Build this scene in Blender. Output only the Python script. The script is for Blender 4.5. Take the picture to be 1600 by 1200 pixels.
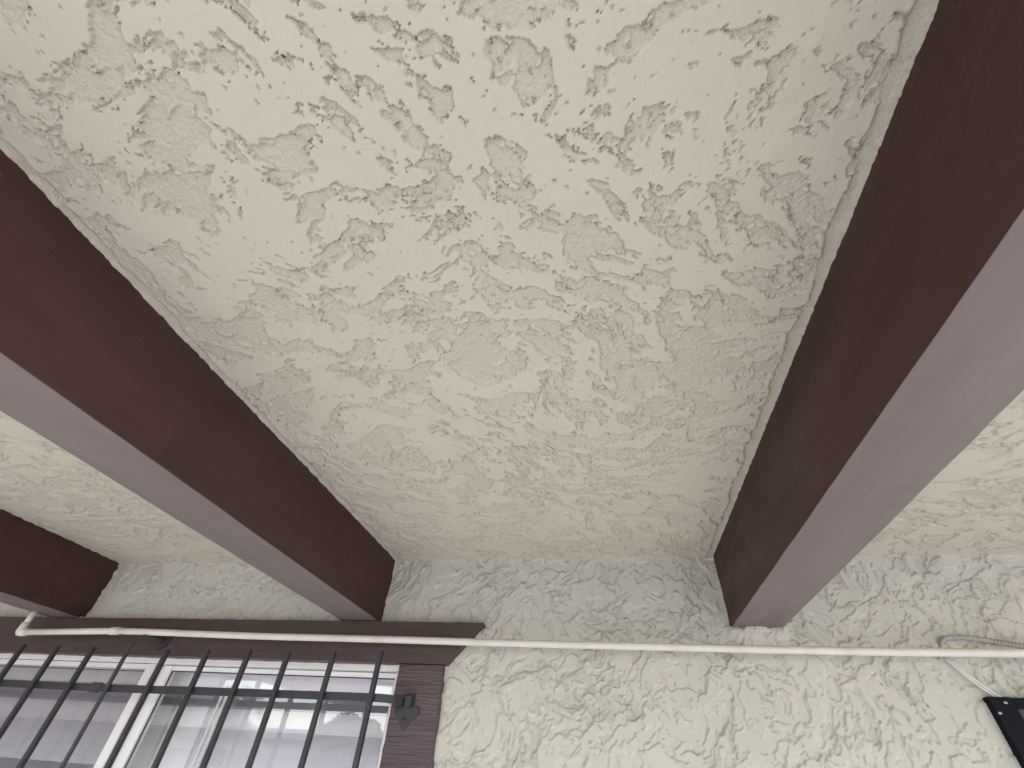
import bpy, bmesh, math, random
import numpy as np
from mathutils import Vector, Matrix

scene = bpy.context.scene
COL = scene.collection
for o in list(bpy.data.objects):
    bpy.data.objects.remove(o)
rnd = random.Random(7)

# ------------------------------------------------------------------ camera
cam_d = bpy.data.cameras.new('camera')
cam = bpy.data.objects.new('camera', cam_d)
COL.objects.link(cam)
cam_d.sensor_width = 36.0
cam_d.lens = 679.37 / 1600 * 36.0
cam_d.clip_start = 0.02
cam_d.clip_end = 2000
RM = np.array([[0.9832206, -0.1649367, 0.0779300],
               [0.1739347, 0.7188552, -0.6730482],
               [0.0549899, 0.6753096, 0.7354815]])
m = Matrix.Identity(4)
for i in range(3):
    m[i][0] = RM[i, 0]
    m[i][1] = RM[i, 2]
    m[i][2] = -RM[i, 1]
m.translation = Vector((0.0, -1.502, 1.865))
cam.matrix_world = m
scene.camera = cam

# ------------------------------------------------------------------ sky, sun, exposure
SUN_EL, SUN_AZ = math.radians(47), math.radians(156)     # azimuth clockwise from +Y
world = bpy.data.worlds.new('World')
scene.world = world
world.use_nodes = True
wn = world.node_tree
sky = wn.nodes.new('ShaderNodeTexSky')
sky.sky_type = 'NISHITA'
sky.sun_disc = False
sky.sun_elevation = SUN_EL
sky.sun_rotation = SUN_AZ
sky.air_density = 1.0
sky.dust_density = 1.5
sky.ozone_density = 1.0
wn.nodes['Background'].inputs['Strength'].default_value = 0.15
wn.links.new(sky.outputs[0], wn.nodes['Background'].inputs['Color'])
sun_d = bpy.data.lights.new('sun', 'SUN')
sun_d.energy = 2.0
sun_d.angle = math.radians(0.6)
sun_d.color = (1.0, 0.95, 0.88)
sun = bpy.data.objects.new('sun', sun_d)
COL.objects.link(sun)
sdir = Vector((math.sin(SUN_AZ) * math.cos(SUN_EL), math.cos(SUN_AZ) * math.cos(SUN_EL), math.sin(SUN_EL)))
sun.rotation_euler = sdir.to_track_quat('Z', 'Y').to_euler()
sun.location = sdir * 20
vs = scene.view_settings
vs.view_transform = 'Standard'
vs.look = 'None'
vs.exposure = 2.2
vs.gamma = 1.0
vs.use_curve_mapping = False
scene.cycles.max_bounces = 8
scene.cycles.diffuse_bounces = 4
scene.cycles.glossy_bounces = 3
scene.cycles.transmission_bounces = 8
scene.cycles.transparent_max_bounces = 12
scene.cycles.use_denoising = True

# ------------------------------------------------------------------ dimensions (metres)
ZC = 2.44                       # ceiling plane
BD = 0.209                      # beam depth below the ceiling
BEAMS = [(-2.064, -1.924), (-0.862, -0.726), (0.362, 0.500)]
WX0, WX1, WZ0, WZ1 = -2.42, -0.622, 1.02, 2.118        # window opening

# ------------------------------------------------------------------ noise
_rng = np.random.default_rng(11)
_P = _rng.permutation(256)
_P = np.concatenate([_P, _P, _P])
_G = np.stack([np.cos(np.arange(256) / 256 * 2 * np.pi), np.sin(np.arange(256) / 256 * 2 * np.pi)], 1)


def pn(x, y, seed=0):
    x = x + seed * 17.31
    y = y - seed * 9.77
    xi = np.floor(x).astype(np.int64)
    yi = np.floor(y).astype(np.int64)
    fx = x - xi
    fy = y - yi
    u = fx * fx * fx * (fx * (fx * 6 - 15) + 10)
    v = fy * fy * fy * (fy * (fy * 6 - 15) + 10)

    def g(ix, iy, dx, dy):
        h = _P[_P[(ix) & 255] + ((iy + seed * 31) & 255)]
        return _G[h, 0] * dx + _G[h, 1] * dy
    a = g(xi, yi, fx, fy)
    b = g(xi + 1, yi, fx - 1, fy)
    c = g(xi, yi + 1, fx, fy - 1)
    d = g(xi + 1, yi + 1, fx - 1, fy - 1)
    return ((a + (b - a) * u) * (1 - v) + (c + (d - c) * u) * v) * 1.5


def fbm(x, y, seed, octv, gain=0.5, lac=2.03):
    s = 0.0
    a = 1.0
    n = 0.0
    for k in range(octv):
        s = s + a * pn(x, y, seed + k)
        n += a
        a *= gain
        x = x * lac
        y = y * lac
    return s / n * 1.4


def sstep(a, b, x):
    t = np.clip((x - a) / (b - a), 0, 1)
    return t * t * (3 - 2 * t)


def ceiling_height(x, y):
    """depth of the trowelled coat hanging below the plaster plane, in metres; and the rough mask"""
    wx = x + 0.060 * pn(x * 3.2, y * 3.2, 1) + 0.024 * pn(x * 9, y * 9, 2) + 0.006 * pn(x * 31, y * 31, 6)
    wy = y + 0.060 * pn(x * 3.2, y * 3.2, 3) + 0.024 * pn(x * 9, y * 9, 4) + 0.006 * pn(x * 31, y * 31, 7)
    a = fbm(wx * 10.0, wy * 17.5, 5, 6, 0.66)
    b = fbm((wx + wy) * 8.6, (wy - wx) * 16.5, 20, 6, 0.66)
    w = sstep(-0.25, 0.25, pn(x * 2.3, y * 2.3, 31))
    n = a * w + b * (1 - w)
    thr = -0.045 + 0.20 * pn(x * 2.2, y * 2.2, 33)
    rough = 1 - sstep(thr - 0.011, thr + 0.011, n)
    near = np.exp(-(np.maximum(n - thr, 0) / 0.16) ** 2)
    # small pits torn by the trowel, thickest round the rough islands
    p = pn(wx * 100, wy * 150, 40) + 0.45 * pn(x * 210, y * 210, 41)
    dens = 0.90 - 0.27 * near - 0.12 * sstep(0.0, 0.45, pn(x * 4.2, y * 4.2, 42))
    pit = sstep(dens, dens + 0.07, p)
    p2 = pn(x * 42, y * 50, 44) + 0.5 * pn(x * 115, y * 115, 45)
    pit2 = sstep(0.84, 0.88, p2)
    # lumps of the smooth coat left standing inside the rough islands
    isl = sstep(0.50, 0.56, pn(wx * 40, wy * 62, 47) + 0.4 * pn(x * 120, y * 120, 48))
    rough = rough * (1 - 0.75 * isl)
    hole = np.maximum(rough, 0.70 * np.maximum(pit, pit2))
    grain = 0.9 * pn(x * 130, y * 130, 50) + 1.2 * pn(x * 250, y * 250, 51) + 0.6 * pn(x * 65, y * 65, 52)
    lip = np.exp(-((n - thr - 0.035) / 0.018) ** 2) * (0.5 + 0.5 * pn(x * 9, y * 9, 54))
    h = 0.0038 * (1 - hole) + 0.00085 * grain * (0.03 + 0.97 * rough) + 0.0006 * lip
    h = h + 0.0008 * pn(wx * 13, wy * 13, 55) + 0.0016 * pn(x * 3.1, y * 3.1, 56) + 0.0003 * pn(wx * 50, wy * 18, 57)
    return h, hole


def wall_height(x, z):
    wx = x + 0.035 * pn(x * 5.5, z * 5.5, 101) + 0.012 * pn(x * 19, z * 19, 102) + 0.004 * pn(x * 55, z * 55, 108)
    wz = z + 0.042 * pn(x * 5.5, z * 5.5, 103) + 0.012 * pn(x * 19, z * 19, 104) + 0.004 * pn(x * 55, z * 55, 109)
    # coats pulled one over the other: each ends in a ragged ledge
    a = fbm(wx * 9.0, wz * 6.0, 105, 6, 0.54)
    b = fbm((wx - wz) * 11.0, (wz + wx) * 6.5, 120, 6, 0.56)
    e1 = sstep(-0.012, 0.012, a + 0.22)
    e2 = sstep(-0.012, 0.012, a - 0.16)
    e3 = sstep(-0.012, 0.012, b + 0.05)
    # crumbly zones torn open by the trowel
    zone = sstep(0.14, 0.26, pn(wx * 6.0, wz * 5.0, 131) + 0.5 * pn(wx * 17, wz * 15, 132))
    c = fbm(wx * 34, wz * 24, 135, 4, 0.62)
    tear = zone * (1 - sstep(-0.03, 0.03, c - 0.02))
    p = pn(wx * 85, wz * 70, 140) + 0.45 * pn(x * 190, z * 190, 141)
    pit = sstep(0.72, 0.80, p)
    hole = np.maximum(tear, pit)
    grain = 0.9 * pn(x * 130, z * 130, 150) + 1.0 * pn(x * 240, z * 240, 151) + 0.8 * pn(x * 60, z * 60, 152)
    h = 0.0034 * e1 + 0.0032 * e2 + 0.0036 * e3 - 0.0030 * tear - 0.0022 * pit
    h = h + 0.00060 * grain * (0.14 + 0.86 * hole)
    h = h + 0.0007 * pn(wx * 18, wz * 18, 155) + 0.0018 * pn(x * 4, z * 4, 157)
    return h, hole


# ------------------------------------------------------------------ material helpers
def new_mat(name):
    mt = bpy.data.materials.new(name)
    mt.use_nodes = True
    nt = mt.node_tree
    bs = nt.nodes['Principled BSDF']
    return mt, nt, bs


def node(nt, kind, **kw):
    n = nt.nodes.new(kind)
    for k, v in kw.items():
        setattr(n, k, v)
    return n


def noise_ramp(nt, scale, stops, detail=4, rough=0.55, coord='Object', vec_scale=(1, 1, 1)):
    tc = node(nt, 'ShaderNodeTexCoord')
    mp = node(nt, 'ShaderNodeMapping')
    mp.inputs['Scale'].default_value = vec_scale
    nt.links.new(tc.outputs[coord], mp.inputs[0])
    nz = node(nt, 'ShaderNodeTexNoise')
    nz.inputs['Scale'].default_value = scale
    nz.inputs['Detail'].default_value = detail
    nz.inputs['Roughness'].default_value = rough
    nt.links.new(mp.outputs[0], nz.inputs['Vector'])
    rp = node(nt, 'ShaderNodeValToRGB')
    el = rp.color_ramp.elements
    while len(el) < len(stops):
        el.new(0.5)
    for e, (p, c) in zip(el, stops):
        e.position = p
        e.color = (*c, 1)
    nt.links.new(nz.outputs['Fac'], rp.inputs[0])
    return rp, nz


def add_bump(nt, bs, src, strength, dist, prev=None):
    bp = node(nt, 'ShaderNodeBump')
    bp.inputs['Strength'].default_value = strength
    bp.inputs['Distance'].default_value = dist
    nt.links.new(src, bp.inputs['Height'])
    if prev is not None:
        nt.links.new(prev, bp.inputs['Normal'])
    nt.links.new(bp.outputs[0], bs.inputs['Normal'])
    return bp.outputs[0]


def paint_mat(name, stops, rough, scale=6, bump=0.0, bscale=60, bdist=0.002, vec=(1, 1, 1), spec=0.5, metal=0.0, coat=0.0):
    mt, nt, bs = new_mat(name)
    rp, _ = noise_ramp(nt, scale, stops, vec_scale=vec)
    nt.links.new(rp.outputs[0], bs.inputs['Base Color'])
    bs.inputs['Roughness'].default_value = rough
    bs.inputs['Specular IOR Level'].default_value = spec
    bs.inputs['Metallic'].default_value = metal
    bs.inputs['Coat Weight'].default_value = coat
    if bump:
        r2, nz2 = noise_ramp(nt, bscale, [(0, (0, 0, 0)), (1, (1, 1, 1))], vec_scale=vec)
        add_bump(nt, bs, nz2.outputs['Fac'], bump, bdist)
    return mt


def stucco_mat(name, c0, c1, c2):
    mt, nt, bs = new_mat(name)
    rp, _ = noise_ramp(nt, 2.3, [(0.30, c0), (0.52, c1), (0.72, c2)], detail=5)
    nt.links.new(rp.outputs[0], bs.inputs['Base Color'])
    bs.inputs['Roughness'].default_value = 0.82
    bs.inputs['Specular IOR Level'].default_value = 0.25
    at = node(nt, 'ShaderNodeAttribute', attribute_name='rough_coat')
    _, n1 = noise_ramp(nt, 420, [(0, (0, 0, 0)), (1, (1, 1, 1))], detail=3)
    mu = node(nt, 'ShaderNodeMath', operation='MULTIPLY_ADD')
    nt.links.new(at.outputs['Fac'], mu.inputs[0])
    mu.inputs[1].default_value = 0.75
    mu.inputs[2].default_value = 0.22
    m2 = node(nt, 'ShaderNodeMath', operation='MULTIPLY')
    nt.links.new(mu.outputs[0], m2.inputs[0])
    nt.links.new(n1.outputs['Fac'], m2.inputs[1])
    add_bump(nt, bs, m2.outputs[0], 1.0, 0.0022)
    return mt


M = {}
M['ceiling'] = stucco_mat('ceiling_stucco', (0.520, 0.488, 0.412), (0.540, 0.508, 0.430), (0.555, 0.524, 0.448))
M['wall'] = stucco_mat('wall_stucco', (0.490, 0.478, 0.425), (0.510, 0.498, 0.446), (0.530, 0.520, 0.470))


def beam_mat(name, stops, rough, coat, fleck):
    mt, nt, bs = new_mat(name)
    rp, _ = noise_ramp(nt, 5, stops, vec_scale=(3, 0.6, 3), detail=7)
    tc = node(nt, 'ShaderNodeTexCoord')
    prev = rp.outputs[0]
    # flecks of plaster and dust in two sizes, and a few scuffs
    for sc_, lo, hi, amt in ((9, 0.012, 0.028, 0.9), (23, 0.010, 0.035, 0.5)):
        vo = node(nt, 'ShaderNodeTexVoronoi')
        vo.inputs['Scale'].default_value = sc_
        nt.links.new(tc.outputs['Object'], vo.inputs['Vector'])
        cr = node(nt, 'ShaderNodeValToRGB')
        cr.color_ramp.elements[0].position = lo
        cr.color_ramp.elements[0].color = (amt, amt, amt, 1)
        cr.color_ramp.elements[1].position = hi
        cr.color_ramp.elements[1].color = (0, 0, 0, 1)
        nt.links.new(vo.outputs['Distance'], cr.inputs[0])
        mx = node(nt, 'ShaderNodeMixRGB')
        nt.links.new(cr.outputs[0], mx.inputs[0])
        nt.links.new(prev, mx.inputs[1])
        mx.inputs[2].default_value = fleck
        prev = mx.outputs[0]
    nt.links.new(prev, bs.inputs['Base Color'])
    rr_, _ = noise_ramp(nt, 4, [(0.35, (rough - 0.08,) * 3), (0.65, (rough + 0.1,) * 3)], vec_scale=(4, 0.8, 4), detail=6)
    nt.links.new(rr_.outputs[0], bs.inputs['Roughness'])
    bs.inputs['Specular IOR Level'].default_value = coat
    _, n1 = noise_ramp(nt, 14, [(0, (0, 0, 0)), (1, (1, 1, 1))], vec_scale=(5, 0.35, 5), detail=8)
    o1 = add_bump(nt, bs, n1.outputs['Fac'], 0.45, 0.004)
    _, n2 = noise_ramp(nt, 260, [(0, (0, 0, 0)), (1, (1, 1, 1))], detail=2)
    add_bump(nt, bs, n2.outputs['Fac'], 0.25, 0.001, o1)
    return mt


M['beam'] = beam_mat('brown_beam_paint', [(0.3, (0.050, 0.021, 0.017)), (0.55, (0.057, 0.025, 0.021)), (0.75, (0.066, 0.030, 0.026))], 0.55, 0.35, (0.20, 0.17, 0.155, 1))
# paler, greyer mauve for the beam faces that point down
M['beam_under'] = beam_mat('pale_mauve_beam_underside', [(0.3, (0.160, 0.124, 0.124)), (0.55, (0.176, 0.138, 0.138)), (0.75, (0.192, 0.152, 0.151))], 0.55, 0.5, (0.30, 0.27, 0.26, 1))
M['trim'] = paint_mat('brown_trim_paint', [(0.3, (0.072, 0.046, 0.052)), (0.6, (0.102, 0.072, 0.080)), (0.8, (0.120, 0.088, 0.096))], 0.5, scale=7,
                      bump=1.0, bscale=7, bdist=0.008, vec=(1.2, 1, 22))
M['trim_h'] = paint_mat('brown_header_paint', [(0.3, (0.052, 0.030, 0.030)), (0.6, (0.064, 0.039, 0.039)), (0.8, (0.074, 0.047, 0.047))], 0.5, scale=7,
                        bump=0.3, bscale=9, bdist=0.003, vec=(1.5, 6, 8))
M['vinyl'] = paint_mat('white_window_paint', [(0.3, (0.74, 0.73, 0.74)), (0.7, (0.82, 0.81, 0.82))], 0.38, scale=9, bump=0.1, bscale=40)
M['iron'] = paint_mat('dark_iron_paint', [(0.3, (0.022, 0.020, 0.026)), (0.7, (0.036, 0.033, 0.041))], 0.48, scale=22, bump=0.35, bscale=120, bdist=0.002)
M['pipe'] = paint_mat('cream_pipe_paint', [(0.25, (0.55, 0.53, 0.475)), (0.5, (0.63, 0.615, 0.565)), (0.8, (0.67, 0.655, 0.605))], 0.42, scale=16, bump=0.2, bscale=70, bdist=0.002)
M['flex'] = paint_mat('painted_metal_hose', [(0.3, (0.34, 0.33, 0.30)), (0.7, (0.50, 0.49, 0.46))], 0.4, scale=30, spec=0.6, metal=0.3)
M['cable'] = paint_mat('painted_cable', [(0.3, (0.58, 0.57, 0.54)), (0.7, (0.72, 0.71, 0.68))], 0.35, scale=40)
M['black'] = paint_mat('black_frame_paint', [(0.3, (0.004, 0.005, 0.009)), (0.7, (0.007, 0.008, 0.013))], 0.7, spec=0.12, scale=30, bump=0.15, bscale=100, bdist=0.001)
M['navy'] = paint_mat('dark_navy_panel', [(0.3, (0.050, 0.052, 0.084)), (0.7, (0.068, 0.070, 0.108))], 0.5, spec=0.25, scale=14, bump=0.1, bscale=60)
M['screw'] = paint_mat('dull_screw_steel', [(0.3, (0.35, 0.35, 0.36)), (0.7, (0.5, 0.5, 0.5))], 0.4, metal=0.8)
M['slat'] = paint_mat('white_blind_slat', [(0.3, (0.82, 0.80, 0.88)), (0.7, (0.86, 0.84, 0.91))], 0.5, scale=5, vec=(1, 1, 6))
M['gasket'] = paint_mat('dark_gasket', [(0.3, (0.03, 0.03, 0.035)), (0.7, (0.05, 0.05, 0.055))], 0.6)
M['concrete'] = paint_mat('pale_concrete', [(0.3, (0.30, 0.29, 0.275)), (0.6, (0.35, 0.34, 0.32)), (0.8, (0.39, 0.38, 0.36))], 0.85, scale=1.5, bump=0.3, bscale=80, bdist=0.003)
M['floor'] = paint_mat('grey_porch_paving', [(0.3, (0.36, 0.345, 0.33)), (0.6, (0.41, 0.395, 0.375)), (0.8, (0.45, 0.435, 0.415))], 0.8, scale=2.5, bump=0.3, bscale=60, bdist=0.003)
M['earth'] = paint_mat('dry_yard_ground', [(0.3, (0.20, 0.19, 0.17)), (0.55, (0.26, 0.24, 0.22)), (0.8, (0.30, 0.28, 0.26))], 0.9, scale=0.4, bump=0.4, bscale=8, bdist=0.02)
M['roofing'] = paint_mat('grey_roofing', [(0.3, (0.12, 0.11, 0.10)), (0.7, (0.20, 0.18, 0.17))], 0.9, scale=5)
M['room'] = paint_mat('room_paint', [(0.3, (0.20, 0.19, 0.18)), (0.7, (0.25, 0.24, 0.23))], 0.8)
M['bark'] = paint_mat('grey_bark', [(0.3, (0.12, 0.09, 0.07)), (0.7, (0.20, 0.16, 0.12))], 0.9, scale=8, bump=0.5, bscale=20, bdist=0.02)
M['leaf'] = paint_mat('green_leaf', [(0.3, (0.045, 0.085, 0.025)), (0.7, (0.085, 0.13, 0.045))], 0.55, scale=2)
M['frond'] = paint_mat('palm_frond', [(0.3, (0.06, 0.09, 0.03)), (0.7, (0.11, 0.13, 0.05))], 0.5, scale=2)
M['siding'] = paint_mat('pale_house_siding', [(0.3, (0.55, 0.53, 0.50)), (0.7, (0.63, 0.61, 0.58))], 0.7, scale=2)
M['darkglass'] = paint_mat('dark_window_glass', [(0.3, (0.03, 0.035, 0.04)), (0.7, (0.05, 0.055, 0.06))], 0.08)


def glass_mat():
    mt, nt, bs = new_mat('clear_window_glass')
    nt.nodes.remove(bs)
    out = nt.nodes['Material Output']
    tr = node(nt, 'ShaderNodeBsdfTransparent')
    tr.inputs[0].default_value = (0.98, 0.985, 0.985, 1)
    gl = node(nt, 'ShaderNodeBsdfGlossy')
    gl.inputs['Roughness'].default_value = 0.006
    gl.inputs['Color'].default_value = (1, 1, 1, 1)
    # Schlick reflectance, the same from both sides of the pane
    ge = node(nt, 'ShaderNodeNewGeometry')
    dt = node(nt, 'ShaderNodeVectorMath', operation='DOT_PRODUCT')
    nt.links.new(ge.outputs['Incoming'], dt.inputs[0])
    nt.links.new(ge.outputs['Normal'], dt.inputs[1])
    ab = node(nt, 'ShaderNodeMath', operation='ABSOLUTE')
    nt.links.new(dt.outputs['Value'], ab.inputs[0])
    om = node(nt, 'ShaderNodeMath', operation='SUBTRACT')
    om.inputs[0].default_value = 1.0
    nt.links.new(ab.outputs[0], om.inputs[1])
    pw = node(nt, 'ShaderNodeMath', operation='POWER')
    nt.links.new(om.outputs[0], pw.inputs[0])
    pw.inputs[1].default_value = 5.0
    mu = node(nt, 'ShaderNodeMath', operation='MULTIPLY_ADD')
    nt.links.new(pw.outputs[0], mu.inputs[0])
    mu.inputs[1].default_value = 0.88
    mu.inputs[2].default_value = 0.12                  # both surfaces of two sheets of glass
    mx = node(nt, 'ShaderNodeMixShader')
    nt.links.new(mu.outputs[0], mx.inputs[0])
    nt.links.new(tr.outputs[0], mx.inputs[1])
    nt.links.new(gl.outputs[0], mx.inputs[2])
    # a pane is never quite flat
    _, nz = noise_ramp(nt, 1.6, [(0, (0, 0, 0)), (1, (1, 1, 1))], detail=1)
    bp = node(nt, 'ShaderNodeBump')
    bp.inputs['Strength'].default_value = 0.05
    bp.inputs['Distance'].default_value = 0.02
    nt.links.new(nz.outputs['Fac'], bp.inputs['Height'])
    nt.links.new(bp.outputs[0], gl.inputs['Normal'])
    nt.links.new(mx.outputs[0], out.inputs['Surface'])
    return mt


def screen_mat():
    mt, nt, bs = new_mat('grey_insect_mesh')
    nt.nodes.remove(bs)
    out = nt.nodes['Material Output']
    tr = node(nt, 'ShaderNodeBsdfTransparent')
    df = node(nt, 'ShaderNodeBsdfDiffuse')
    df.inputs[0].default_value = (0.30, 0.28, 0.32, 1)
    mx = node(nt, 'ShaderNodeMixShader')
    mx.inputs[0].default_value = 0.36                  # share of the mesh that is wire
    nt.links.new(tr.outputs[0], mx.inputs[1])
    nt.links.new(df.outputs[0], mx.inputs[2])
    nt.links.new(mx.outputs[0], out.inputs['Surface'])
    return mt


M['glass'] = glass_mat()
M['screen'] = screen_mat()


# ------------------------------------------------------------------ mesh helpers
def link(name, me, mat, parent=None, smooth=False):
    o = bpy.data.objects.new(name, me)
    COL.objects.link(o)
    if mat is not None and len(me.materials) == 0:
        me.materials.append(mat)
    if parent is not None:
        o.parent = parent
        if parent.type == 'EMPTY':
            o.location = -parent.location if o.location.length == 0 else o.location
    if smooth:
        for p in me.polygons:
            p.use_smooth = True
    return o


def obj(name, bm, mat, parent=None, smooth=False):
    """links a bmesh given in world coordinates as one mesh object"""
    me = bpy.data.meshes.new(name)
    bmesh.ops.recalc_face_normals(bm, faces=bm.faces)
    bm.to_mesh(me)
    bm.free()
    o = bpy.data.objects.new(name, me)
    COL.objects.link(o)
    me.materials.append(mat)
    if smooth:
        me.polygons.foreach_set('use_smooth', [True] * len(me.polygons))
    if parent is not None:
        o.parent = parent
        off = Vector((0, 0, 0))
        q = parent
        while q is not None:
            off = off + q.location
            q = q.parent
        o.location = -off
    return o


def thing(name, label, cat, loc=(0, 0, 0), group=None):
    o = bpy.data.objects.new(name, None)
    COL.objects.link(o)
    o.location = loc
    o.empty_display_size = 0.1
    tag(o, label, cat, group)
    return o


def tag(o, label=None, cat=None, group=None, kind=None):
    if label:
        o['label'] = label
    if cat:
        o['category'] = cat
    if group:
        o['group'] = group
    if kind:
        o['kind'] = kind
    return o


def box(bm, x0, x1, y0, y1, z0, z1, bev=0.0):
    r = bmesh.ops.create_cube(bm, size=1.0)
    vs_ = r['verts']
    bmesh.ops.scale(bm, vec=(x1 - x0, y1 - y0, z1 - z0), verts=vs_)
    bmesh.ops.translate(bm, vec=((x0 + x1) / 2, (y0 + y1) / 2, (z0 + z1) / 2), verts=vs_)
    if bev:
        es = list({e for v in vs_ for e in v.link_edges})
        bmesh.ops.bevel(bm, geom=es, offset=bev, segments=2, profile=0.5, affect='EDGES', clamp_overlap=True)
    return bm


def sweep(bm, pts, radius, seg=12, square=False, cap=True, twist=0.0):
    """a tube (or square bar) along a polyline; radius may be a list"""
    pts = [Vector(p) for p in pts]
    n = len(pts)
    rad = radius if isinstance(radius, (list, tuple)) else [radius] * n
    rings = []
    up = None
    for i, p in enumerate(pts):
        t = (pts[min(i + 1, n - 1)] - pts[max(i - 1, 0)]).normalized()
        if up is None:
            up = Vector((0, 0, 1)) if abs(t.z) < 0.9 else Vector((0, 1, 0))
        a = (up - t * up.dot(t)).normalized()
        up = a
        b = t.cross(a)
        ring = []
        k = 4 if square else seg
        for j in range(k):
            an = 2 * math.pi * j / k + (math.pi / 4 if square else 0) + twist
            rr = rad[i] * (math.sqrt(2) if square else 1)
            ring.append(bm.verts.new(p + (a * math.cos(an) + b * math.sin(an)) * rr))
        rings.append(ring)
    for r0, r1 in zip(rings, rings[1:]):
        k = len(r0)
        for j in range(k):
            bm.faces.new((r0[j], r0[(j + 1) % k], r1[(j + 1) % k], r1[j]))
    if cap:
        bm.faces.new(rings[0][::-1])
        bm.faces.new(rings[-1])
    return bm


def prism(bm, poly, y0, y1):
    """polygon in X,Z extruded from y0 to y1"""
    f = [bm.verts.new((x, y0, z)) for x, z in poly]
    b = [bm.verts.new((x, y1, z)) for x, z in poly]
    bm.faces.new(f)
    bm.faces.new(b[::-1])
    k = len(poly)
    for i in range(k):
        bm.faces.new((f[i], b[i], b[(i + 1) % k], f[(i + 1) % k]))
    return bm


def spaced(segments):
    """[(start, end, step), ...] -> increasing grid lines"""
    out = []
    for a, b, s in segments:
        n = max(1, int(round((b - a) / s)))
        out.append(np.linspace(a, b, n, endpoint=False))
    out.append(np.array([segments[-1][1]]))
    return np.concatenate(out)


def sheet_arrays(U, V, P, H, keep=None):
    """vertices and quads of a height sheet; P(u,v,h)->xyz arrays"""
    uu, vv = np.meshgrid(U, V)
    co = np.stack(P(uu, vv, H), -1).reshape(-1, 3)
    nu, nv = len(U), len(V)
    i = np.arange(nv - 1)[:, None] * nu + np.arange(nu - 1)[None, :]
    q = np.stack([i, i + 1, i + 1 + nu, i + nu], -1)
    if keep is not None:
        q = q[keep(0.5 * (uu[:-1, :-1] + uu[1:, 1:]), 0.5 * (vv[:-1, :-1] + vv[1:, 1:]))]
    return co, q.reshape(-1, 4)


def sheets_mesh(name, parts, mat):
    cos, qs, ms, off = [], [], [], 0
    for co, q, mk in parts:
        cos.append(co)
        qs.append(q + off)
        ms.append(mk.reshape(-1))
        off += len(co)
    co = np.concatenate(cos).astype(np.float32)
    q = np.concatenate(qs).astype(np.int32)
    mk = np.concatenate(ms).astype(np.float32)
    me = bpy.data.meshes.new(name)
    me.vertices.add(len(co))
    me.vertices.foreach_set('co', co.ravel())
    me.loops.add(q.size)
    me.loops.foreach_set('vertex_index', q.ravel())
    me.polygons.add(len(q))
    me.polygons.foreach_set('loop_start', np.arange(len(q), dtype=np.int32) * 4)
    me.polygons.foreach_set('use_smooth', np.ones(len(q), dtype=bool))
    me.update(calc_edges=True)
    at = me.attributes.new('rough_coat', 'FLOAT', 'POINT')
    at.data.foreach_set('value', mk)
    me.materials.append(mat)
    o = bpy.data.objects.new(name, me)
    COL.objects.link(o)
    return o


# ------------------------------------------------------------------ the setting: ground, patio, roof
bm = bmesh.new()
r = bmesh.ops.create_grid(bm, x_segments=40, y_segments=40, size=400)
o = obj('ground', bm, M['earth'])
tag(o, 'dry yard ground around the house', kind='structure')
bm = bmesh.new()
box(bm, -9, 9, -11.5, -2.3, -0.1, 0.04, 0.01)
o = obj('patio', bm, M['concrete'])
tag(o, 'pale concrete patio slab in front of the porch', kind='structure')
bm = bmesh.new()
box(bm, -3.45, 3.25, -2.298, 0.15, -0.1, 0.06, 0.01)
o = obj('porch_floor', bm, M['floor'])
tag(o, 'grey paved floor below the porch', kind='structure')
ROOF_Y = -2.55
bm = bmesh.new()
box(bm, -6.2, 3.3, ROOF_Y - 0.12, 0.3, ZC + 0.012, ZC + 0.22, 0.01)
o = obj('porch_roof', bm, M['roofing'])
tag(o, 'flat porch roof above the stucco ceiling', kind='structure')


# ------------------------------------------------------------------ ceiling
def edge_lip(d, y, seed):
    """plaster bead where the coat meets a beam (d = distance from the beam face)"""
    wob = 0.5 + 0.5 * fbm(y * 9, y * 0 + seed, 60 + seed, 4, 0.6)
    ragged = 0.5 + 0.9 * fbm(y * 45, y * 0 + 3.3 + seed, 70 + seed, 4, 0.65)
    bead = np.exp(-(d / 0.006) ** 2) * np.clip(ragged, 0, 2) * 0.0032
    edge = 0.010 + 0.020 * np.clip(wob, 0, 1.3) + 0.004 * fbm(y * 60, y * 0 + 5 + seed, 80 + seed, 3, 0.6)
    band = (1 - sstep(edge - 0.003, edge + 0.001, d)) * -0.0016
    ridge = np.exp(-((d - edge - 0.003) / 0.004) ** 2) * 0.0012 * np.clip(wob, 0, 1)
    cove = np.exp(-d / 0.03) * 0.002
    return bead + band + ridge + cove, (1 - sstep(edge - 0.004, edge + 0.002, d))


def make_bay(x0, x1, xs, ys, s0, s1):
    X, Y = np.meshgrid(xs, ys)
    H, mk = ceiling_height(X, Y)
    for (xe, sgn, s) in ((x0, 1, s0), (x1, -1, s1)):
        if s is None:
            continue
        d = np.maximum((X - xe) * sgn, 0)
        lip, band = edge_lip(d, Y, s)
        fade = np.exp(-(np.maximum(d - 0.045, 0) / 0.02) ** 2)
        H = H * (1 - 0.8 * band) + lip * np.where(d < 0.045, 1, fade)
        mk = np.maximum(mk * (1 - band), band * 0.8)
    dw = -Y
    H = H + 0.003 * np.exp(-dw / 0.006) + 0.0015 * np.exp(-dw / 0.04)
    co, q = sheet_arrays(xs, ys, lambda u, v, h: (u, v, ZC - h), H)
    return co, q[:, ::-1], mk


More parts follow.
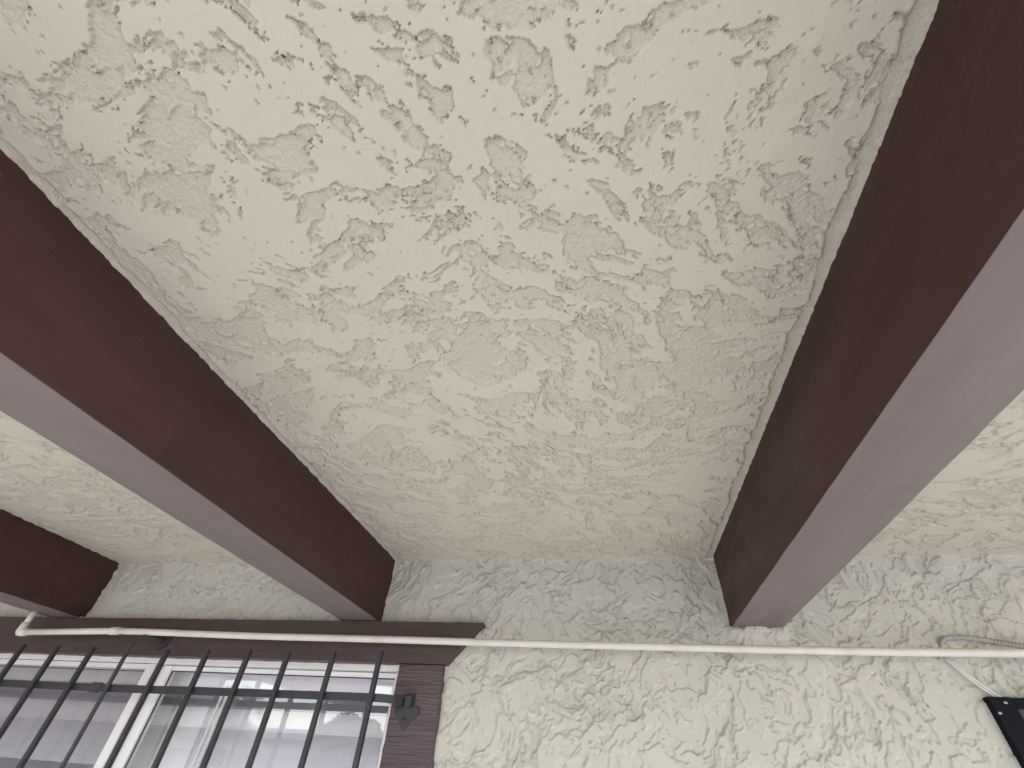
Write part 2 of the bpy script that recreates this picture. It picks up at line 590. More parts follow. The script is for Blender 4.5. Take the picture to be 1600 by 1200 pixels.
parts = []
b3, b2, b1 = BEAMS
ROOF_B = ROOF_Y - 0.06
parts.append(make_bay(b2[1], b1[0], spaced([(b2[1], b1[0], 0.0018)]),
                      spaced([(ROOF_B, -1.64, 0.009), (-1.64, -0.9, 0.0016), (-0.9, -0.35, 0.0020), (-0.35, 0.0, 0.0026)]), 1, 2))
parts.append(make_bay(b3[1], b2[0], spaced([(b3[1], b2[0], 0.003)]),
                      spaced([(ROOF_B, -1.0, 0.010), (-1.0, 0.0, 0.0032)]), 3, 4))
parts.append(make_bay(b1[1], 3.28, spaced([(b1[1], 1.45, 0.0028), (1.45, 3.28, 0.02)]),
                      spaced([(ROOF_B, -0.85, 0.010), (-0.85, 0.0, 0.003)]), 5, None))
parts.append(make_bay(-6.1, b3[0], spaced([(-6.1, -2.6, 0.03), (-2.6, b3[0], 0.006)]),
                      spaced([(ROOF_B, -0.6, 0.015), (-0.6, 0.0, 0.006)]), None, 6))
ceil = sheets_mesh('ceiling', parts, M['ceiling'])
tag(ceil, 'beige skip-trowelled stucco ceiling between the brown beams', kind='structure')

# ------------------------------------------------------------------ wall
def make_wall_sheet(wxs, wzs):
    X, Z = np.meshgrid(wxs, wzs)
    H, mk = wall_height(X, Z)
    # plaster pushed up under and around the beam ends
    for (xa, xb) in BEAMS:
        cx_ = (xa + xb) / 2
        hw_b = (xb - xa) / 2
        dx = np.maximum(np.abs(X - cx_) - hw_b, 0)
        dz = np.maximum(ZC - BD - 0.006 - Z, 0)
        below = np.exp(-(dz / 0.012) ** 2) * np.exp(-(dx / 0.012) ** 2) * (Z < ZC - BD + 0.004)
        rag = 0.75 + 0.5 * fbm(X * 40, Z * 40, 170, 3, 0.6)
        H = H + 0.021 * below * rag
        side = np.exp(-(dx / 0.006) ** 2) * (Z > ZC - BD - 0.01)
        rag2 = np.clip(0.6 + 0.9 * fbm(Z * 50, X * 3, 175, 4, 0.65), 0, 2)
        H = H + 0.004 * side * rag2
    # the coat turns out towards the ceiling
    H = H + 0.003 * np.exp(-(ZC - Z) / 0.008)
    # a smear of plaster beside the casing
    H = H + 0.004 * np.exp(-((X + 0.475) / 0.010) ** 2) * (Z < 2.12) * np.clip(0.5 + fbm(Z * 30, X * 2, 180, 4, 0.6), 0, 2)
    co_, q_ = sheet_arrays(wxs, wzs, lambda u, v, h: (u, -h, v), H,
                           keep=lambda u, v: ~((u > WX0 - 0.03) & (u < WX1 + 0.03) & (v > WZ0 - 0.03) & (v < WZ1 + 0.03)))
    return co_, q_, mk


ztop = spaced([(2.2, ZC + 0.004, 0.0023)])
zlow = spaced([(1.84, 2.2, 0.0023)])
xr = spaced([(-0.55, 1.12, 0.0023), (1.12, 1.6, 0.006), (1.6, 4.1, 0.03)])
xl = spaced([(-3.5, -2.5, 0.02), (-2.5, -2.2, 0.006), (-2.2, -0.55, 0.0030)])
xlc = spaced([(-3.5, -2.4, 0.02), (-2.4, -0.62, 0.05), (-0.62, -0.55, 0.005)])
wall = sheets_mesh('house_wall', [
    make_wall_sheet(xr, np.concatenate([spaced([(1.5, 1.84, 0.006)])[:-1], zlow[:-1], ztop])),
    make_wall_sheet(xl, ztop),
    make_wall_sheet(xlc, spaced([(0.0, 2.2, 0.02)])),
    make_wall_sheet(spaced([(-0.55, 4.1, 0.02)]), spaced([(0.0, 1.5, 0.02)]))], M['wall'])
tag(wall, 'beige heavily textured stucco house wall below the ceiling', kind='structure')
bm = bmesh.new()
box(bm, -3.7, -3.45, -2.6, 0.012, 0.0, ZC + 0.01)  # unseen wall, added to keep side light off the beams and left bay
o = obj('side_light_blocker', bm, M['wall'])
tag(o, 'unseen stucco wall added on the left to block side light', kind='structure')

# room behind the window
bm = bmesh.new()
box(bm, -4.2, 1.8, 0.16, 3.2, 0.05, 2.5)
for f in list(bm.faces):
    if abs(f.normal.y + 1) < 0.01:
        bmesh.ops.delete(bm, geom=[f], context='FACES')
        break
o = obj('interior_room', bm, M['room'])
tag(o, 'dim room behind the barred window', kind='structure')
bm = bmesh.new()                         # the wall's own thickness round the opening
box(bm, -6.1, WX0 - 0.031, 0.012, 0.16, 0, ZC)
box(bm, WX1 + 0.031, 4.1, 0.012, 0.16, 0, ZC)
box(bm, WX0 - 0.031, WX1 + 0.031, 0.012, 0.16, 0, WZ0 - 0.031)
box(bm, WX0 - 0.031, WX1 + 0.031, 0.012, 0.16, WZ1 + 0.031, ZC)
o = obj('wall_core', bm, M['room'], wall)

# ------------------------------------------------------------------ beams
BL = ['brown painted timber beam at far left, its dark side meeting the window header',
      'brown painted timber beam left of the wide middle ceiling bay',
      'brown painted timber beam on the right with pale mauve underside']


def make_beam(x0, x1, seed, label):
    rr = np.random.default_rng(seed)
    ys = np.linspace(ROOF_Y + 0.02, -0.0005, 130)
    z1 = ZC + 0.010
    z0 = ZC - BD
    b = 0.004
    prof = [(x0, z1), (x0, z0 + b), (x0 + b * 0.3, z0 + b * 0.3), (x0 + b, z0), ((x0 + x1) / 2, z0),
            (x1 - b, z0), (x1 - b * 0.3, z0 + b * 0.3), (x1, z0 + b), (x1, z1)]
    bm_ = bmesh.new()
    rings = []
    for i, y in enumerate(ys):
        ring = []
        for j, (px, pz) in enumerate(prof):
            k = 0.0007 if 0 < j < 8 else 0.0003
            a = np.array([y * 14.0 + seed * 3.1])
            dx = float(pn(a, np.array([j * 0.35 + seed]), 90)[0]) * k
            dz = float(pn(a, np.array([j * 0.35 + 7.7 + seed]), 91)[0]) * k
            if 0.5 < j < 7.5:
                dz += float(pn(np.array([y * 1.3]), np.array([seed * 1.0]), 92)[0]) * 0.0012
            if seed == 3 and j in (1, 2, 3) and -0.372 < y < -0.338:
                dz += 0.0045
                dx += 0.0030
            ring.append(bm_.verts.new((px + dx, y, pz + dz)))
        rings.append(ring)
    for r0, r1 in zip(rings, rings[1:]):
        for j in range(len(prof) - 1):
            bm_.faces.new((r0[j], r1[j], r1[j + 1], r0[j + 1]))
        bm_.faces.new((r0[-1], r1[-1], r1[0], r0[0]))
    bm_.faces.new(rings[0])
    bm_.faces.new(rings[-1][::-1])
    o_ = obj('ceiling_beam', bm_, M['beam'], smooth=True)
    me = o_.data
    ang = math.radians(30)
    me.materials.append(M['beam_under'])
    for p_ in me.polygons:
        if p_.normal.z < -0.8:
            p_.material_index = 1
    me.set_sharp_from_angle(angle=ang)
    tag(o_, label, 'beam', 'exposed brown ceiling beams', kind='thing')
    return o_


for i, (xa, xb) in enumerate(BEAMS):
    make_beam(xa, xb, i + 1, BL[i])
bm = bmesh.new()
box(bm, -6.15, 3.3, ROOF_Y - 0.16, ROOF_Y - 0.122, ZC - 0.02, ZC + 0.26, 0.006)
o = obj('fascia_board', bm, M['beam'])
tag(o, 'brown fascia board along the open edge of the porch', 'fascia', kind='thing')

# ------------------------------------------------------------------ window
win = thing('window', 'white sliding window in brown wooden casing behind iron bars', 'window', (-1.52, 0.0, WZ0))
win['kind'] = 'thing'
# header with ends cut on the slant
hz0, hz1 = 2.115, 2.2275


def rough_board(poly, y0, y1, seed, amp=0.0012, step=0.02):
    """board from a polygon in X,Z whose outline is slightly uneven"""
    rr = random.Random(seed)
    out = []
    for i in range(len(poly)):
        a = Vector(poly[i])
        b_ = Vector(poly[(i + 1) % len(poly)])
        L = (b_ - a).length
        n = max(1, int(L / step))
        nrm = Vector((-(b_ - a).y, (b_ - a).x)).normalized()
        for k in range(n):
            p = a.lerp(b_, k / n)
            if k:
                p = p + nrm * rr.uniform(-amp, amp)
            out.append((p.x, p.y))
    bm_ = bmesh.new()
    prism(bm_, out, y0, y1)
    return bm_


bmh = rough_board([(-2.67, hz1), (-0.370, hz1 + 0.001), (-0.476, hz0), (-2.565, hz0)], -0.043, 0.006, 3, 0.0008)
obj('header_board', bmh, M['trim_h'], win)
obj('casing_board', rough_board([(WX1 + 0.0, hz0 - 0.0015), (-0.483, hz0 - 0.0015), (-0.479, 1.80), (-0.480, 0.95), (WX1, 0.95)], -0.034, 0.006, 4), M['trim'], win)
obj('casing_board', rough_board([(-2.555, hz0 - 0.0015), (WX0, hz0 - 0.0015), (WX0, 0.95), (-2.555, 0.95)], -0.034, 0.006, 5), M['trim'], win)
bm = bmesh.new()
box(bm, -2.60, -0.44, -0.075, 0.006, 0.905, 0.948, 0.004)
obj('sill', bm, M['trim_h'], win)
# white outer frame: four bars
fr = bmesh.new()
FY0, FY1 = -0.004, 0.085
box(fr, WX0 - 0.02, WX1 + 0.02, FY0, FY1, WZ1 - 0.018, WZ1 + 0.02, 0.0015)
box(fr, WX0 - 0.02, WX1 + 0.02, FY0, FY1, WZ0 - 0.02, WZ0 + 0.03, 0.0015)
box(fr, WX0 - 0.02, WX0 + 0.022, FY0 + 0.001, FY1 - 0.001, WZ0 + 0.031, WZ1 - 0.019, 0.0015)
box(fr, WX1 - 0.018, WX1 + 0.02, FY0 + 0.001, FY1 - 0.001, WZ0 + 0.031, WZ1 - 0.019, 0.0015)
obj('frame', fr, M['vinyl'], win)


def sash(x0, x1, y0, y1, wl, wr, wt):
    b_ = bmesh.new()
    zt, zb = WZ1 - 0.020, WZ0 + 0.032
    box(b_, x0, x0 + wl, y0, y1, zb, zt, 0.002)
    box(b_, x1 - wr, x1, y0, y1, zb, zt, 0.002)
    box(b_, x0 + wl + 0.0005, x1 - wr - 0.0005, y0 + 0.002, y1 - 0.002, zt - wt, zt, 0.002)
    box(b_, x0 + wl + 0.0005, x1 - wr - 0.0005, y0 + 0.002, y1 - 0.002, zb, zb + 0.035, 0.002)
    s_ = obj('sash', b_, M['vinyl'], win)
    g = bmesh.new()
    yg = (y0 + y1) / 2
    box(g, x0 + wl - 0.004, x1 - wr + 0.004, yg - 0.002, yg + 0.002, zb + 0.03, zt - wt + 0.004)
    # keep only the outer face: the pane's two surfaces are handled by its material
    me_faces = [f for f in g.faces if f.normal.y > -0.5]
    bmesh.ops.delete(g, geom=me_faces, context='FACES')
    obj('glass_pane', g, M['glass'], s_)
    gk = bmesh.new()
    t = 0.003
    xa, xb, za, zb2 = x0 + wl, x1 - wr, zb + 0.035, zt - wt
    for (ax, bx_, az, bz) in ((xa, xb, zb2 - t, zb2 + 0.0005), (xa, xb, za - 0.0005, za + t), (xa - 0.0005, xa + t, za + t, zb2 - t), (xb - t, xb + 0.0005, za + t, zb2 - t)):
        box(gk, ax, bx_, yg - 0.006, yg - 0.0025, az, bz)
    obj('gasket', gk, M['gasket'], s_)
    return s_


sash(WX0 + 0.023, -1.500, 0.034, 0.060, 0.03, 0.038, 0.014)      # sliding half
sash(-1.498, WX1 - 0.019, 0.020, 0.048, 0.030, 0.012, 0.013)     # fixed half
# upright of the insect screen and the screen itself on the left half
bm = bmesh.new()
box(bm, -1.552, -1.522, 0.002, 0.018, WZ0 + 0.032, WZ1 - 0.019, 0.002)
box(bm, WX0 + 0.024, WX0 + 0.046, 0.002, 0.018, WZ0 + 0.032, WZ1 - 0.019, 0.002)
box(bm, WX0 + 0.047, -1.553, 0.003, 0.017, WZ1 - 0.034, WZ1 - 0.020, 0.002)
box(bm, WX0 + 0.047, -1.553, 0.003, 0.017, WZ0 + 0.032, WZ0 + 0.052, 0.002)
scf = obj('screen_frame', bm, M['vinyl'], win)
bm = bmesh.new()
vv = [bm.verts.new(p) for p in ((WX0 + 0.04, 0.010, WZ0 + 0.045), (-1.545, 0.010, WZ0 + 0.045), (-1.545, 0.010, WZ1 - 0.03), (WX0 + 0.04, 0.010, WZ1 - 0.03))]
bm.faces.new(vv)
obj('insect_screen', bm, M['screen'], scf)
# narrow double strip stuck on the inside of the right pane
bm = bmesh.new()
for dx in (-1.262, -1.244):
    box(bm, dx, dx + 0.0065, 0.052, 0.060, WZ0 + 0.07, WZ1 - 0.05, 0.001)
obj('glazing_strip', bm, M['vinyl'], win)

# ------------------------------------------------------------------ blind
blind = thing('window_blind', 'closed white horizontal slat blind seen through the window glass', 'blind', (-1.52, 0.14, WZ0))
blind['kind'] = 'thing'
bm = bmesh.new()
box(bm, WX0 + 0.03, WX1 - 0.025, 0.098, 0.150, 2.052, 2.108, 0.003)
obj('head_rail', bm, M['slat'], blind)
bm = bmesh.new()
nseg = 6
for k in range(nseg + 1):
    t = k / nseg - 0.5
    for xx in (WX0 + 0.035, WX1 - 0.03):
        yv = 0.002 * (1 - (2 * t) ** 2)
        a = math.radians(79)
        yy = t * 0.0565 * math.cos(a) - yv * math.sin(a)
        zz = t * 0.0565 * math.sin(a) + yv * math.cos(a)
        bm.verts.new((xx, yy, zz))
bm.verts.ensure_lookup_table()
for k in range(nseg):
    bm.faces.new((bm.verts[2 * k], bm.verts[2 * k + 1], bm.verts[2 * k + 3], bm.verts[2 * k + 2]))
bmesh.ops.solidify(bm, geom=list(bm.faces), thickness=0.003)
me = bpy.data.meshes.new('slat')
bmesh.ops.recalc_face_normals(bm, faces=bm.faces)
bm.to_mesh(me)
bm.free()
me.materials.append(M['slat'])
for k in range(18):
    s = bpy.data.objects.new('slat', me)
    COL.objects.link(s)
    s.parent = blind
    s.location = Vector((0, 0.128, 2.028 - 0.0552 * k)) - blind.location
    s.rotation_euler = (rnd.uniform(-0.03, 0.03), rnd.uniform(-0.0012, 0.0012), 0)

# ------------------------------------------------------------------ iron bars
gy = -0.118
grille = thing('window_grille', 'dark iron security bars standing off in front of the window', 'grille', (-1.5, -0.1, 1.0))
grille['kind'] = 'thing'
tops = [(-0.652, 2.129), (-0.801, 2.126), (-0.951, 2.123), (-1.086, 2.124), (-1.233, 2.121), (-1.381, 2.119), None, (-1.671, 2.121), (-1.816, 2.120), (-1.963, 2.123), (-2.111, 2.122), (-2.258, 2.122), (-2.404, 2.122)]
for t in tops:
    if t is None:
        continue
    bm = bmesh.new()
    j = rnd.uniform(-0.002, 0.002)
    sweep(bm, [(t[0], gy, 0.98), (t[0] + j, gy, 1.5), (t[0], gy, t[1])], 0.0062, square=True)
    obj('bar', bm, M['iron'], grille)
# the bar that bends back to the header
bm = bmesh.new()
hp = [(-1.527, gy, 0.98), (-1.529, gy, 1.6), (-1.530, gy, 2.105), (-1.531, gy - 0.001, 2.128), (-1.526, gy + 0.004, 2.145),
      (-1.516, gy + 0.012, 2.156), (-1.503, gy + 0.028, 2.160), (-1.492, gy + 0.050, 2.160), (-1.484, gy + 0.078, 2.158)]
sweep(bm, hp, [0.0062] * 5 + [0.0066, 0.0064, 0.006, 0.006], seg=8)
obj('hooked_bar', bm, M['iron'], grille)
bm = bmesh.new()
prism(bm, [(-1.502, 2.176), (-1.466, 2.176), (-1.462, 2.160), (-1.474, 2.140), (-1.494, 2.130), (-1.499, 2.146), (-1.505, 2.156)], -0.0475, -0.0425)
obj('mounting_plate', bm, M['iron'], grille)
# cross bar, curling back to the right-hand casing
cz = 2.0165
bm = bmesh.new()
cp = [(-2.47, gy + 0.0105, cz - 0.001), (-1.56, gy + 0.0105, cz - 0.003), (-1.1, gy + 0.0105, cz + 0.001), (-0.70, gy + 0.0105, cz + 0.003), (-0.640, gy + 0.011, cz + 0.003), (-0.615, gy + 0.018, cz + 0.003),
      (-0.597, gy + 0.034, cz + 0.003), (-0.586, gy + 0.056, cz + 0.003), (-0.582, gy + 0.083, cz + 0.003)]
hw_, ht_ = 0.0095, 0.0042
rings = []
for i, p in enumerate(cp):
    p = Vector(p)
    t = (Vector(cp[min(i + 1, len(cp) - 1)]) - Vector(cp[max(i - 1, 0)])).normalized()
    nrm = t.cross(Vector((0, 0, 1))).normalized()
    rings.append([bm.verts.new(p + Vector((0, 0, sz * hw_)) + nrm * sy * ht_) for sz, sy in ((1, 1), (1, -1), (-1, -1), (-1, 1))])
for r0, r1 in zip(rings, rings[1:]):
    for j in range(4):
        bm.faces.new((r0[j], r0[(j + 1) % 4], r1[(j + 1) % 4], r1[j]))
bm.faces.new(rings[0][::-1])
bm.faces.new(rings[-1])
obj('cross_bar', bm, M['iron'], grille)
bm = bmesh.new()
box(bm, -1.598, -1.566, gy + 0.0045, gy + 0.016, cz - 0.016, cz + 0.011, 0.003)
obj('weld_lug', bm, M['iron'], grille)
bm = bmesh.new()
sweep(bm, [(-2.45, gy + 0.0105, 1.18), (-0.62, gy + 0.0105, 1.18)], 0.0075, square=True)
obj('cross_bar', bm, M['iron'], grille)
# spade-shaped mounting plate on the casing
cx, czp = -0.575, 2.012
sp = [(-0.006, 0.028), (0.022, 0.028), (0.022, -0.004), (0.031, 0.000), (0.040, -0.006), (0.041, -0.018), (0.033, -0.028), (0.021, -0.031), (0.015, -0.042),
      (0.006, -0.053), (0.000, -0.056), (-0.006, -0.051), (-0.012, -0.038), (-0.016, -0.028), (-0.026, -0.025), (-0.033, -0.017), (-0.031, -0.008), (-0.022, -0.003), (-0.006, -0.004)]
bm = bmesh.new()
prism(bm, [(cx + a, czp + b_) for a, b_ in sp], -0.0395, -0.0345)
bmesh.ops.bevel(bm, geom=[e for e in bm.edges if abs(e.verts[0].co.y - e.verts[1].co.y) < 1e-6 and e.verts[0].co.y < -0.039], offset=0.0012, segments=1, affect='EDGES')
pl = obj('mounting_plate', bm, M['iron'], grille)
bm = bmesh.new()
box(bm, cx - 0.004, cx + 0.018, -0.054, -0.0398, czp - 0.006, czp + 0.024, 0.003)
obj('socket', bm, M['iron'], pl)
bm = bmesh.new()
bmesh.ops.create_uvsphere(bm, u_segments=12, v_segments=8, radius=0.0075)
bmesh.ops.scale(bm, vec=(1, 0.55, 1), verts=bm.verts)
bmesh.ops.translate(bm, vec=(cx + 0.001, -0.0398, czp - 0.034), verts=bm.verts)
obj('bolt', bm, M['iron'], pl, smooth=True)

# ------------------------------------------------------------------ pipe
pr_ = 0.0096
pipe = thing('conduit_pipe', 'thin cream painted pipe running along the wall and over the window header', 'pipe', (-2.048, -0.1, 2.164))
pipe['kind'] = 'thing'
elb = Vector((-2.046, -0.100, 2.164))
cpl = Vector((-1.646, -0.100, 2.1735))
bm = bmesh.new()
sweep(bm, [elb + Vector((0.012, 0, 0.0003)), cpl], pr_, 16)
obj('tube', bm, M['pipe'], pipe, smooth=True)
bm = bmesh.new()
L = []
for k in range(41):
    t = k / 40
    x = -1.646 + t * 3.6
    y = -0.100 + 0.056 * t
    z = np.interp(x, [-1.646, -1.1, -0.37, 0.33, 0.74, 1.02, 2.0], [2.1735, 2.1685, 2.1665, 2.1655, 2.168, 2.171, 2.175])
    L.append((x, y, float(z) + 0.0004 * math.sin(x * 7)))
sweep(bm, L, pr_, 16)
obj('tube', bm, M['pipe'], pipe, smooth=True)
bm = bmesh.new()
sweep(bm, [elb + Vector((0, 0, 0.012)), elb + Vector((0.001, 0.0, 0.075))], pr_, 16)
obj('tube', bm, M['pipe'], pipe, smooth=True)
bm = bmesh.new()
d = Vector((1, 0, 0.022)).normalized()
sweep(bm, [cpl - d * 0.016, cpl - d * 0.015, cpl + d * 0.015, cpl + d * 0.016], [pr_ + 0.0006, pr_ + 0.0024, pr_ + 0.0024, pr_ + 0.0006], 16)
obj('coupling', bm, M['pipe'], pipe, smooth=False)
bm = bmesh.new()
arc = [elb + Vector((0.030, 0, 0.0006)), elb + Vector((0.029, 0, 0.0006)), elb + Vector((0.010, 0, 0)), elb + Vector((0.002, 0, 0.001)), elb + Vector((-0.0005, 0, 0.004)), elb + Vector((0, 0, 0.012)), elb + Vector((0, 0, 0.029)), elb + Vector((0, 0, 0.030))]
sweep(bm, arc, [pr_ + 0.0005, pr_ + 0.0030, pr_ + 0.0030, pr_ + 0.0034, pr_ + 0.0034, pr_ + 0.0030, pr_ + 0.0030, pr_ + 0.0005], 16)
obj('elbow', bm, M['pipe'], pipe, smooth=True)

# ------------------------------------------------------------------ flexible metal conduit behind the pipe, wires to the panel
bm = bmesh.new()
fl = [(0.880, 0.004, 2.186), (0.876, -0.012, 2.199), (0.884, -0.018, 2.209), (0.905, -0.019, 2.2135), (0.935, -0.019, 2.2135), (0.965, -0.018, 2.2105), (1.0, -0.017, 2.205), (1.04, -0.016, 2.199), (1.09, -0.016, 2.194), (1.2, -0.016, 2.188), (1.5, -0.016, 2.186)]
# spline resample with ribs
P = [Vector(p) for p in fl]
fine = []
for i in range(len(P) - 1):
    p0, p1, p2, p3 = P[max(i - 1, 0)], P[i], P[i + 1], P[min(i + 2, len(P) - 1)]
    n = max(2, int((p2 - p1).length / 0.0011))
    for k in range(n):
        t = k / n
        fine.append(0.5 * ((2 * p1) + (p2 - p0) * t + (2 * p0 - 5 * p1 + 4 * p2 - p3) * t * t + (3 * p1 - p0 - 3 * p2 + p3) * t ** 3))
rings = []
up = Vector((0, 1, 0))
dist = 0
for i, p in enumerate(fine):
    t = (fine[min(i + 1, len(fine) - 1)] - fine[max(i - 1, 0)]).normalized()
    a = (up - t * up.dot(t)).normalized()
    up = a
    b_ = t.cross(a)
    if i:
        dist += (p - fine[i - 1]).length
    ring = []
    for j in range(12):
        an = 2 * math.pi * j / 12
        ph = (dist / 0.0075 + j / 12) % 1.0
        rr_ = 0.0056 + 0.0017 * (math.sin(ph * 2 * math.pi))
        ring.append(bm.verts.new(p + (a * math.cos(an) + b_ * math.sin(an)) * rr_))
    rings.append(ring)
for r0, r1 in zip(rings, rings[1:]):
    for j in range(12):
        bm.faces.new((r0[j], r0[(j + 1) % 12], r1[(j + 1) % 12], r1[j]))
o = obj('flexible_conduit', bm, M['flex'], smooth=True)
tag(o, 'ribbed grey metal hose curving out of the wall behind the pipe', 'conduit', kind='thing')

for k, (lab, pts) in enumerate((
        ('upper of two thin pale wires from the pipe to the dark panel', [(0.866, 0.002, 2.176), (0.870, -0.012, 2.166), (0.880, -0.017, 2.150), (0.893, -0.017, 2.130), (0.905, -0.018, 2.1165), (0.918, -0.017, 2.103), (0.934, -0.018, 2.088), (0.944, -0.020, 2.079)]),
        ('lower of two thin pale wires from the pipe to the dark panel', [(0.861, 0.002, 2.174), (0.865, -0.012, 2.163), (0.876, -0.017, 2.146), (0.890, -0.017, 2.1255), (0.903, -0.017, 2.109), (0.917, -0.017, 2.095), (0.929, -0.018, 2.083), (0.938, -0.020, 2.075)]))):
    bm = bmesh.new()
    P = [Vector(p) for p in pts]
    fine = []
    for i in range(len(P) - 1):
        p0, p1, p2, p3 = P[max(i - 1, 0)], P[i], P[i + 1], P[min(i + 2, len(P) - 1)]
        for q_ in range(5):
            t = q_ / 5
            fine.append(0.5 * ((2 * p1) + (p2 - p0) * t + (2 * p0 - 5 * p1 + 4 * p2 - p3) * t * t + (3 * p1 - p0 - 3 * p2 + p3) * t ** 3))
    fine.append(P[-1])
    sweep(bm, fine, 0.0024, 8)
    o = obj('wire', bm, M['cable'], smooth=True)
    tag(o, lab, 'wire', 'wires running to the dark panel', kind='thing')

# ------------------------------------------------------------------ dark framed panel at the right edge
pan = thing('wall_panel', 'black framed dark panel fixed to the stucco at the right edge', 'panel', (0.905, -0.01, 1.75))
pan['kind'] = 'thing'
px0, px1, pz0, pz1 = 0.905, 1.185, 1.72, 2.0845
bw = 0.050
bm = bmesh.new()
box(bm, px0, px0 + bw, -0.026, 0.004, pz0, pz1, 0.002)
box(bm, px1 - bw, px1, -0.026, 0.004, pz0, pz1, 0.002)
box(bm, px0 + bw + 0.0004, px1 - bw - 0.0004, -0.0255, 0.004, pz1 - 0.022, pz1 - 0.0004, 0.002)
box(bm, px0 + bw + 0.0004, px1 - bw - 0.0004, -0.0255, 0.004, pz0 + 0.0004, pz0 + 0.05, 0.002)
pf = obj('frame', bm, M['black'], pan)
bm = bmesh.new()
box(bm, px0 + bw - 0.002, px1 - bw + 0.002, -0.016, 0.003, pz0 + 0.04, pz1 - 0.020)
obj('inset_panel', bm, M['navy'], pan)
for (sx, sz) in ((0.936, 2.073), (0.930, 1.976), (0.912, 2.052)):
    bm = bmesh.new()
    bmesh.ops.create_uvsphere(bm, u_segments=10, v_segments=6, radius=0.0035)
    bmesh.ops.scale(bm, vec=(1.25, 0.5, 0.8), verts=bm.verts)
    bmesh.ops.translate(bm, vec=(sx, -0.0262, sz), verts=bm.verts)
    obj('screw', bm, M['screw'], pf, smooth=True)

# ------------------------------------------------------------------ what the window mirrors: trees and a house across the yard
def leaf_cloud(bm_, centers, n, size, rr):
    for _ in range(n):
        c, rad = centers[rr.randrange(len(centers))]
        while True:
            v = Vector((rr.uniform(-1, 1), rr.uniform(-1, 1), rr.uniform(-1, 1)))
            if 0.25 < v.length < 1:
                break
        p = Vector(c) + Vector((v.x * rad, v.y * rad, v.z * rad * 0.8))
        a = Vector((rr.uniform(-1, 1), rr.uniform(-1, 1), rr.uniform(-1, 1))).normalized()
        b_ = a.orthogonal().normalized()
        s_ = size * rr.uniform(0.6, 1.3)
        q_ = [bm_.verts.new(p + a * s_), bm_.verts.new(p + b_ * s_ * 0.45), bm_.verts.new(p - a * s_), bm_.verts.new(p - b_ * s_ * 0.45)]
        bm_.faces.new(q_)


def make_tree(x, y, h, seed, label):
    rr = random.Random(seed)
    t = thing('tree', label, 'tree', (x, y, 0))
    t['kind'] = 'thing'
    b_ = bmesh.new()
    top = Vector((x + 0.2, y, h * 0.55))
    sweep(b_, [(x, y, -0.05), (x + 0.05, y, h * 0.2), (x + 0.1, y + 0.05, h * 0.4), top], [0.17, 0.14, 0.11, 0.06], 8)
    cs = []
    for k in range(11):
        an = k * 2.4
        c = Vector((x + math.cos(an) * h * rr.uniform(0.08, 0.3), y + math.sin(an) * h * rr.uniform(0.08, 0.3), h * rr.uniform(0.5, 0.92)))
        sweep(b_, [(x + 0.08, y, h * rr.uniform(0.3, 0.5)), (Vector((x, y, h * 0.5)) + c) / 2, c], [0.06, 0.04, 0.015], 6)
        cs.append((c, h * rr.uniform(0.10, 0.17)))
    obj('trunk', b_, M['bark'], t)
    b_ = bmesh.new()
    leaf_cloud(b_, cs, 5200, 0.11, rr)
    obj('crown', b_, M['leaf'], t)
    return t


make_tree(-8.6, -15.5, 3.3, 3, 'leafy green tree mirrored at the right of the window glass')
make_tree(-17.5, -17.0, 3.2, 8, 'leafy green tree mirrored between the bars left of the palm')


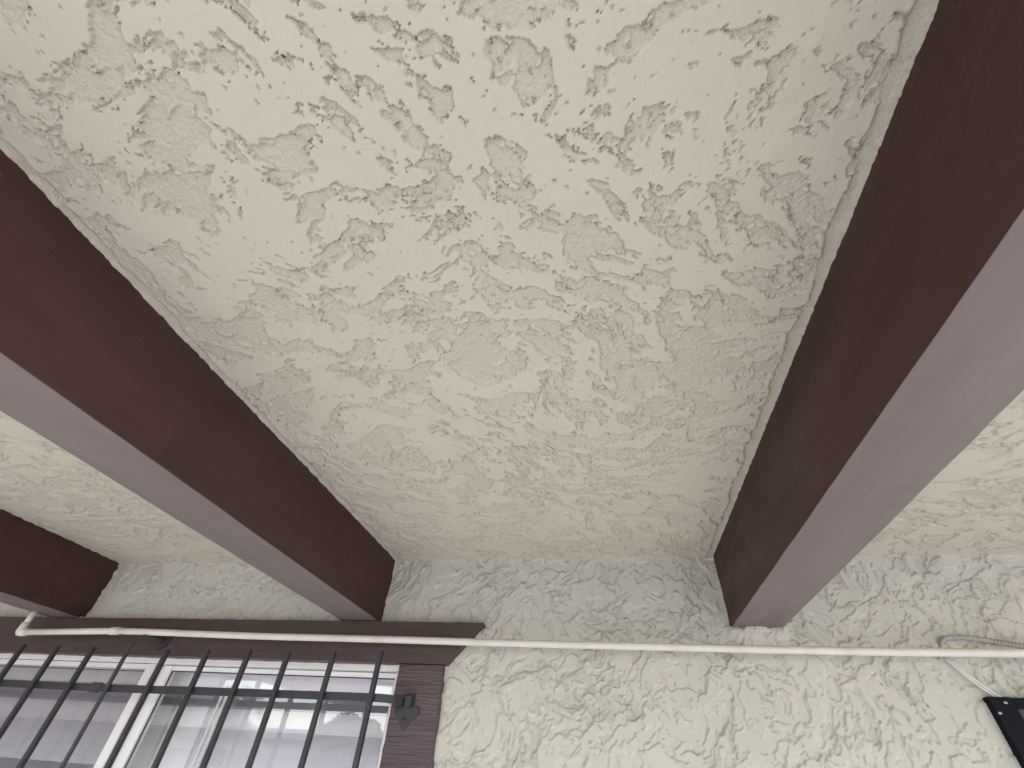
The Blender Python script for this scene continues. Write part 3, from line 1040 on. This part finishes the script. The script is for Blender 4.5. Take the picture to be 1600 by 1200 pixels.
def make_palm(x, y, h, seed):
    rr = random.Random(seed)
    t = thing('palm_tree', 'palm tree with long fronds mirrored near the middle of the window glass', 'palm tree', (x, y, 0))
    t['kind'] = 'thing'
    b_ = bmesh.new()
    sweep(b_, [(x, y, -0.05), (x + 0.1, y, h * 0.3), (x + 0.12, y, h * 0.7), (x + 0.1, y, h)], [0.24, 0.19, 0.17, 0.15], 10)
    obj('trunk', b_, M['bark'], t)
    b_ = bmesh.new()
    for k in range(34):
        an = k * 2.399
        el = math.radians(rr.uniform(-35, 75))
        L_ = rr.uniform(1.5, 2.1)
        d_ = Vector((math.cos(an), math.sin(an), 0))
        side = Vector((-math.sin(an), math.cos(an), 0))
        prev = None
        for q_ in range(17):
            tt = q_ / 16
            p = Vector((x + 0.1, y, h)) + d_ * (L_ * tt * math.cos(el) * (1 - 0.15 * tt)) + Vector((0, 0, L_ * (math.sin(el) * tt - 0.75 * tt * tt)))
            if prev is not None:
                for sgn in (-1, 1):
                    w_ = 0.42 * math.sin(math.pi * min(1, tt * 0.9 + 0.08)) ** 0.6
                    tip = p + side * sgn * w_ + d_ * 0.18 - Vector((0, 0, 0.12 + 0.1 * tt))
                    b_.faces.new([b_.verts.new(prev), b_.verts.new(prev.lerp(p, 0.55)), b_.verts.new(tip)])
            prev = p
    obj('crown', b_, M['frond'], t)


make_palm(-10.2, -11.5, 2.9, 5)

hs = thing('house', 'pale neighbouring house mirrored low in the window glass', 'house', (-14, -22, 0))
hs['kind'] = 'thing'
bm = bmesh.new()
box(bm, -26, -9, -30, -22, -0.05, 2.75)
hw = obj('wall', bm, M['siding'], hs)
bm = bmesh.new()
for vx in (-26.6, -8.4):
    pass
pv = [(-21.4, 2.65), (-21.4, 2.78), (-26.0, 3.4), (-30.6, 2.78), (-30.6, 2.65)]
a_ = [bm.verts.new((-26.6, y_, z_)) for y_, z_ in pv]
b2_ = [bm.verts.new((-8.4, y_, z_)) for y_, z_ in pv]
bm.faces.new(a_)
bm.faces.new(b2_[::-1])
for i in range(5):
    bm.faces.new((a_[i], b2_[i], b2_[(i + 1) % 5], a_[(i + 1) % 5]))
obj('roof', bm, M['roofing'], hs)
for wx in (-23.5, -17.2, -12.4):
    bm = bmesh.new()
    box(bm, wx - 0.75, wx + 0.75, -22.04, -21.97, 0.95, 2.25)
    w_ = obj('window', bm, M['vinyl'], hs)
    for kx in (0, 1):
        for kz in (0, 1):
            bm = bmesh.new()
            box(bm, wx - 0.67 + kx * 0.70, wx - 0.03 + kx * 0.70, -21.968, -21.955, 1.03 + kz * 0.60, 1.57 + kz * 0.60)
            obj('pane', bm, M['darkglass'], w_)
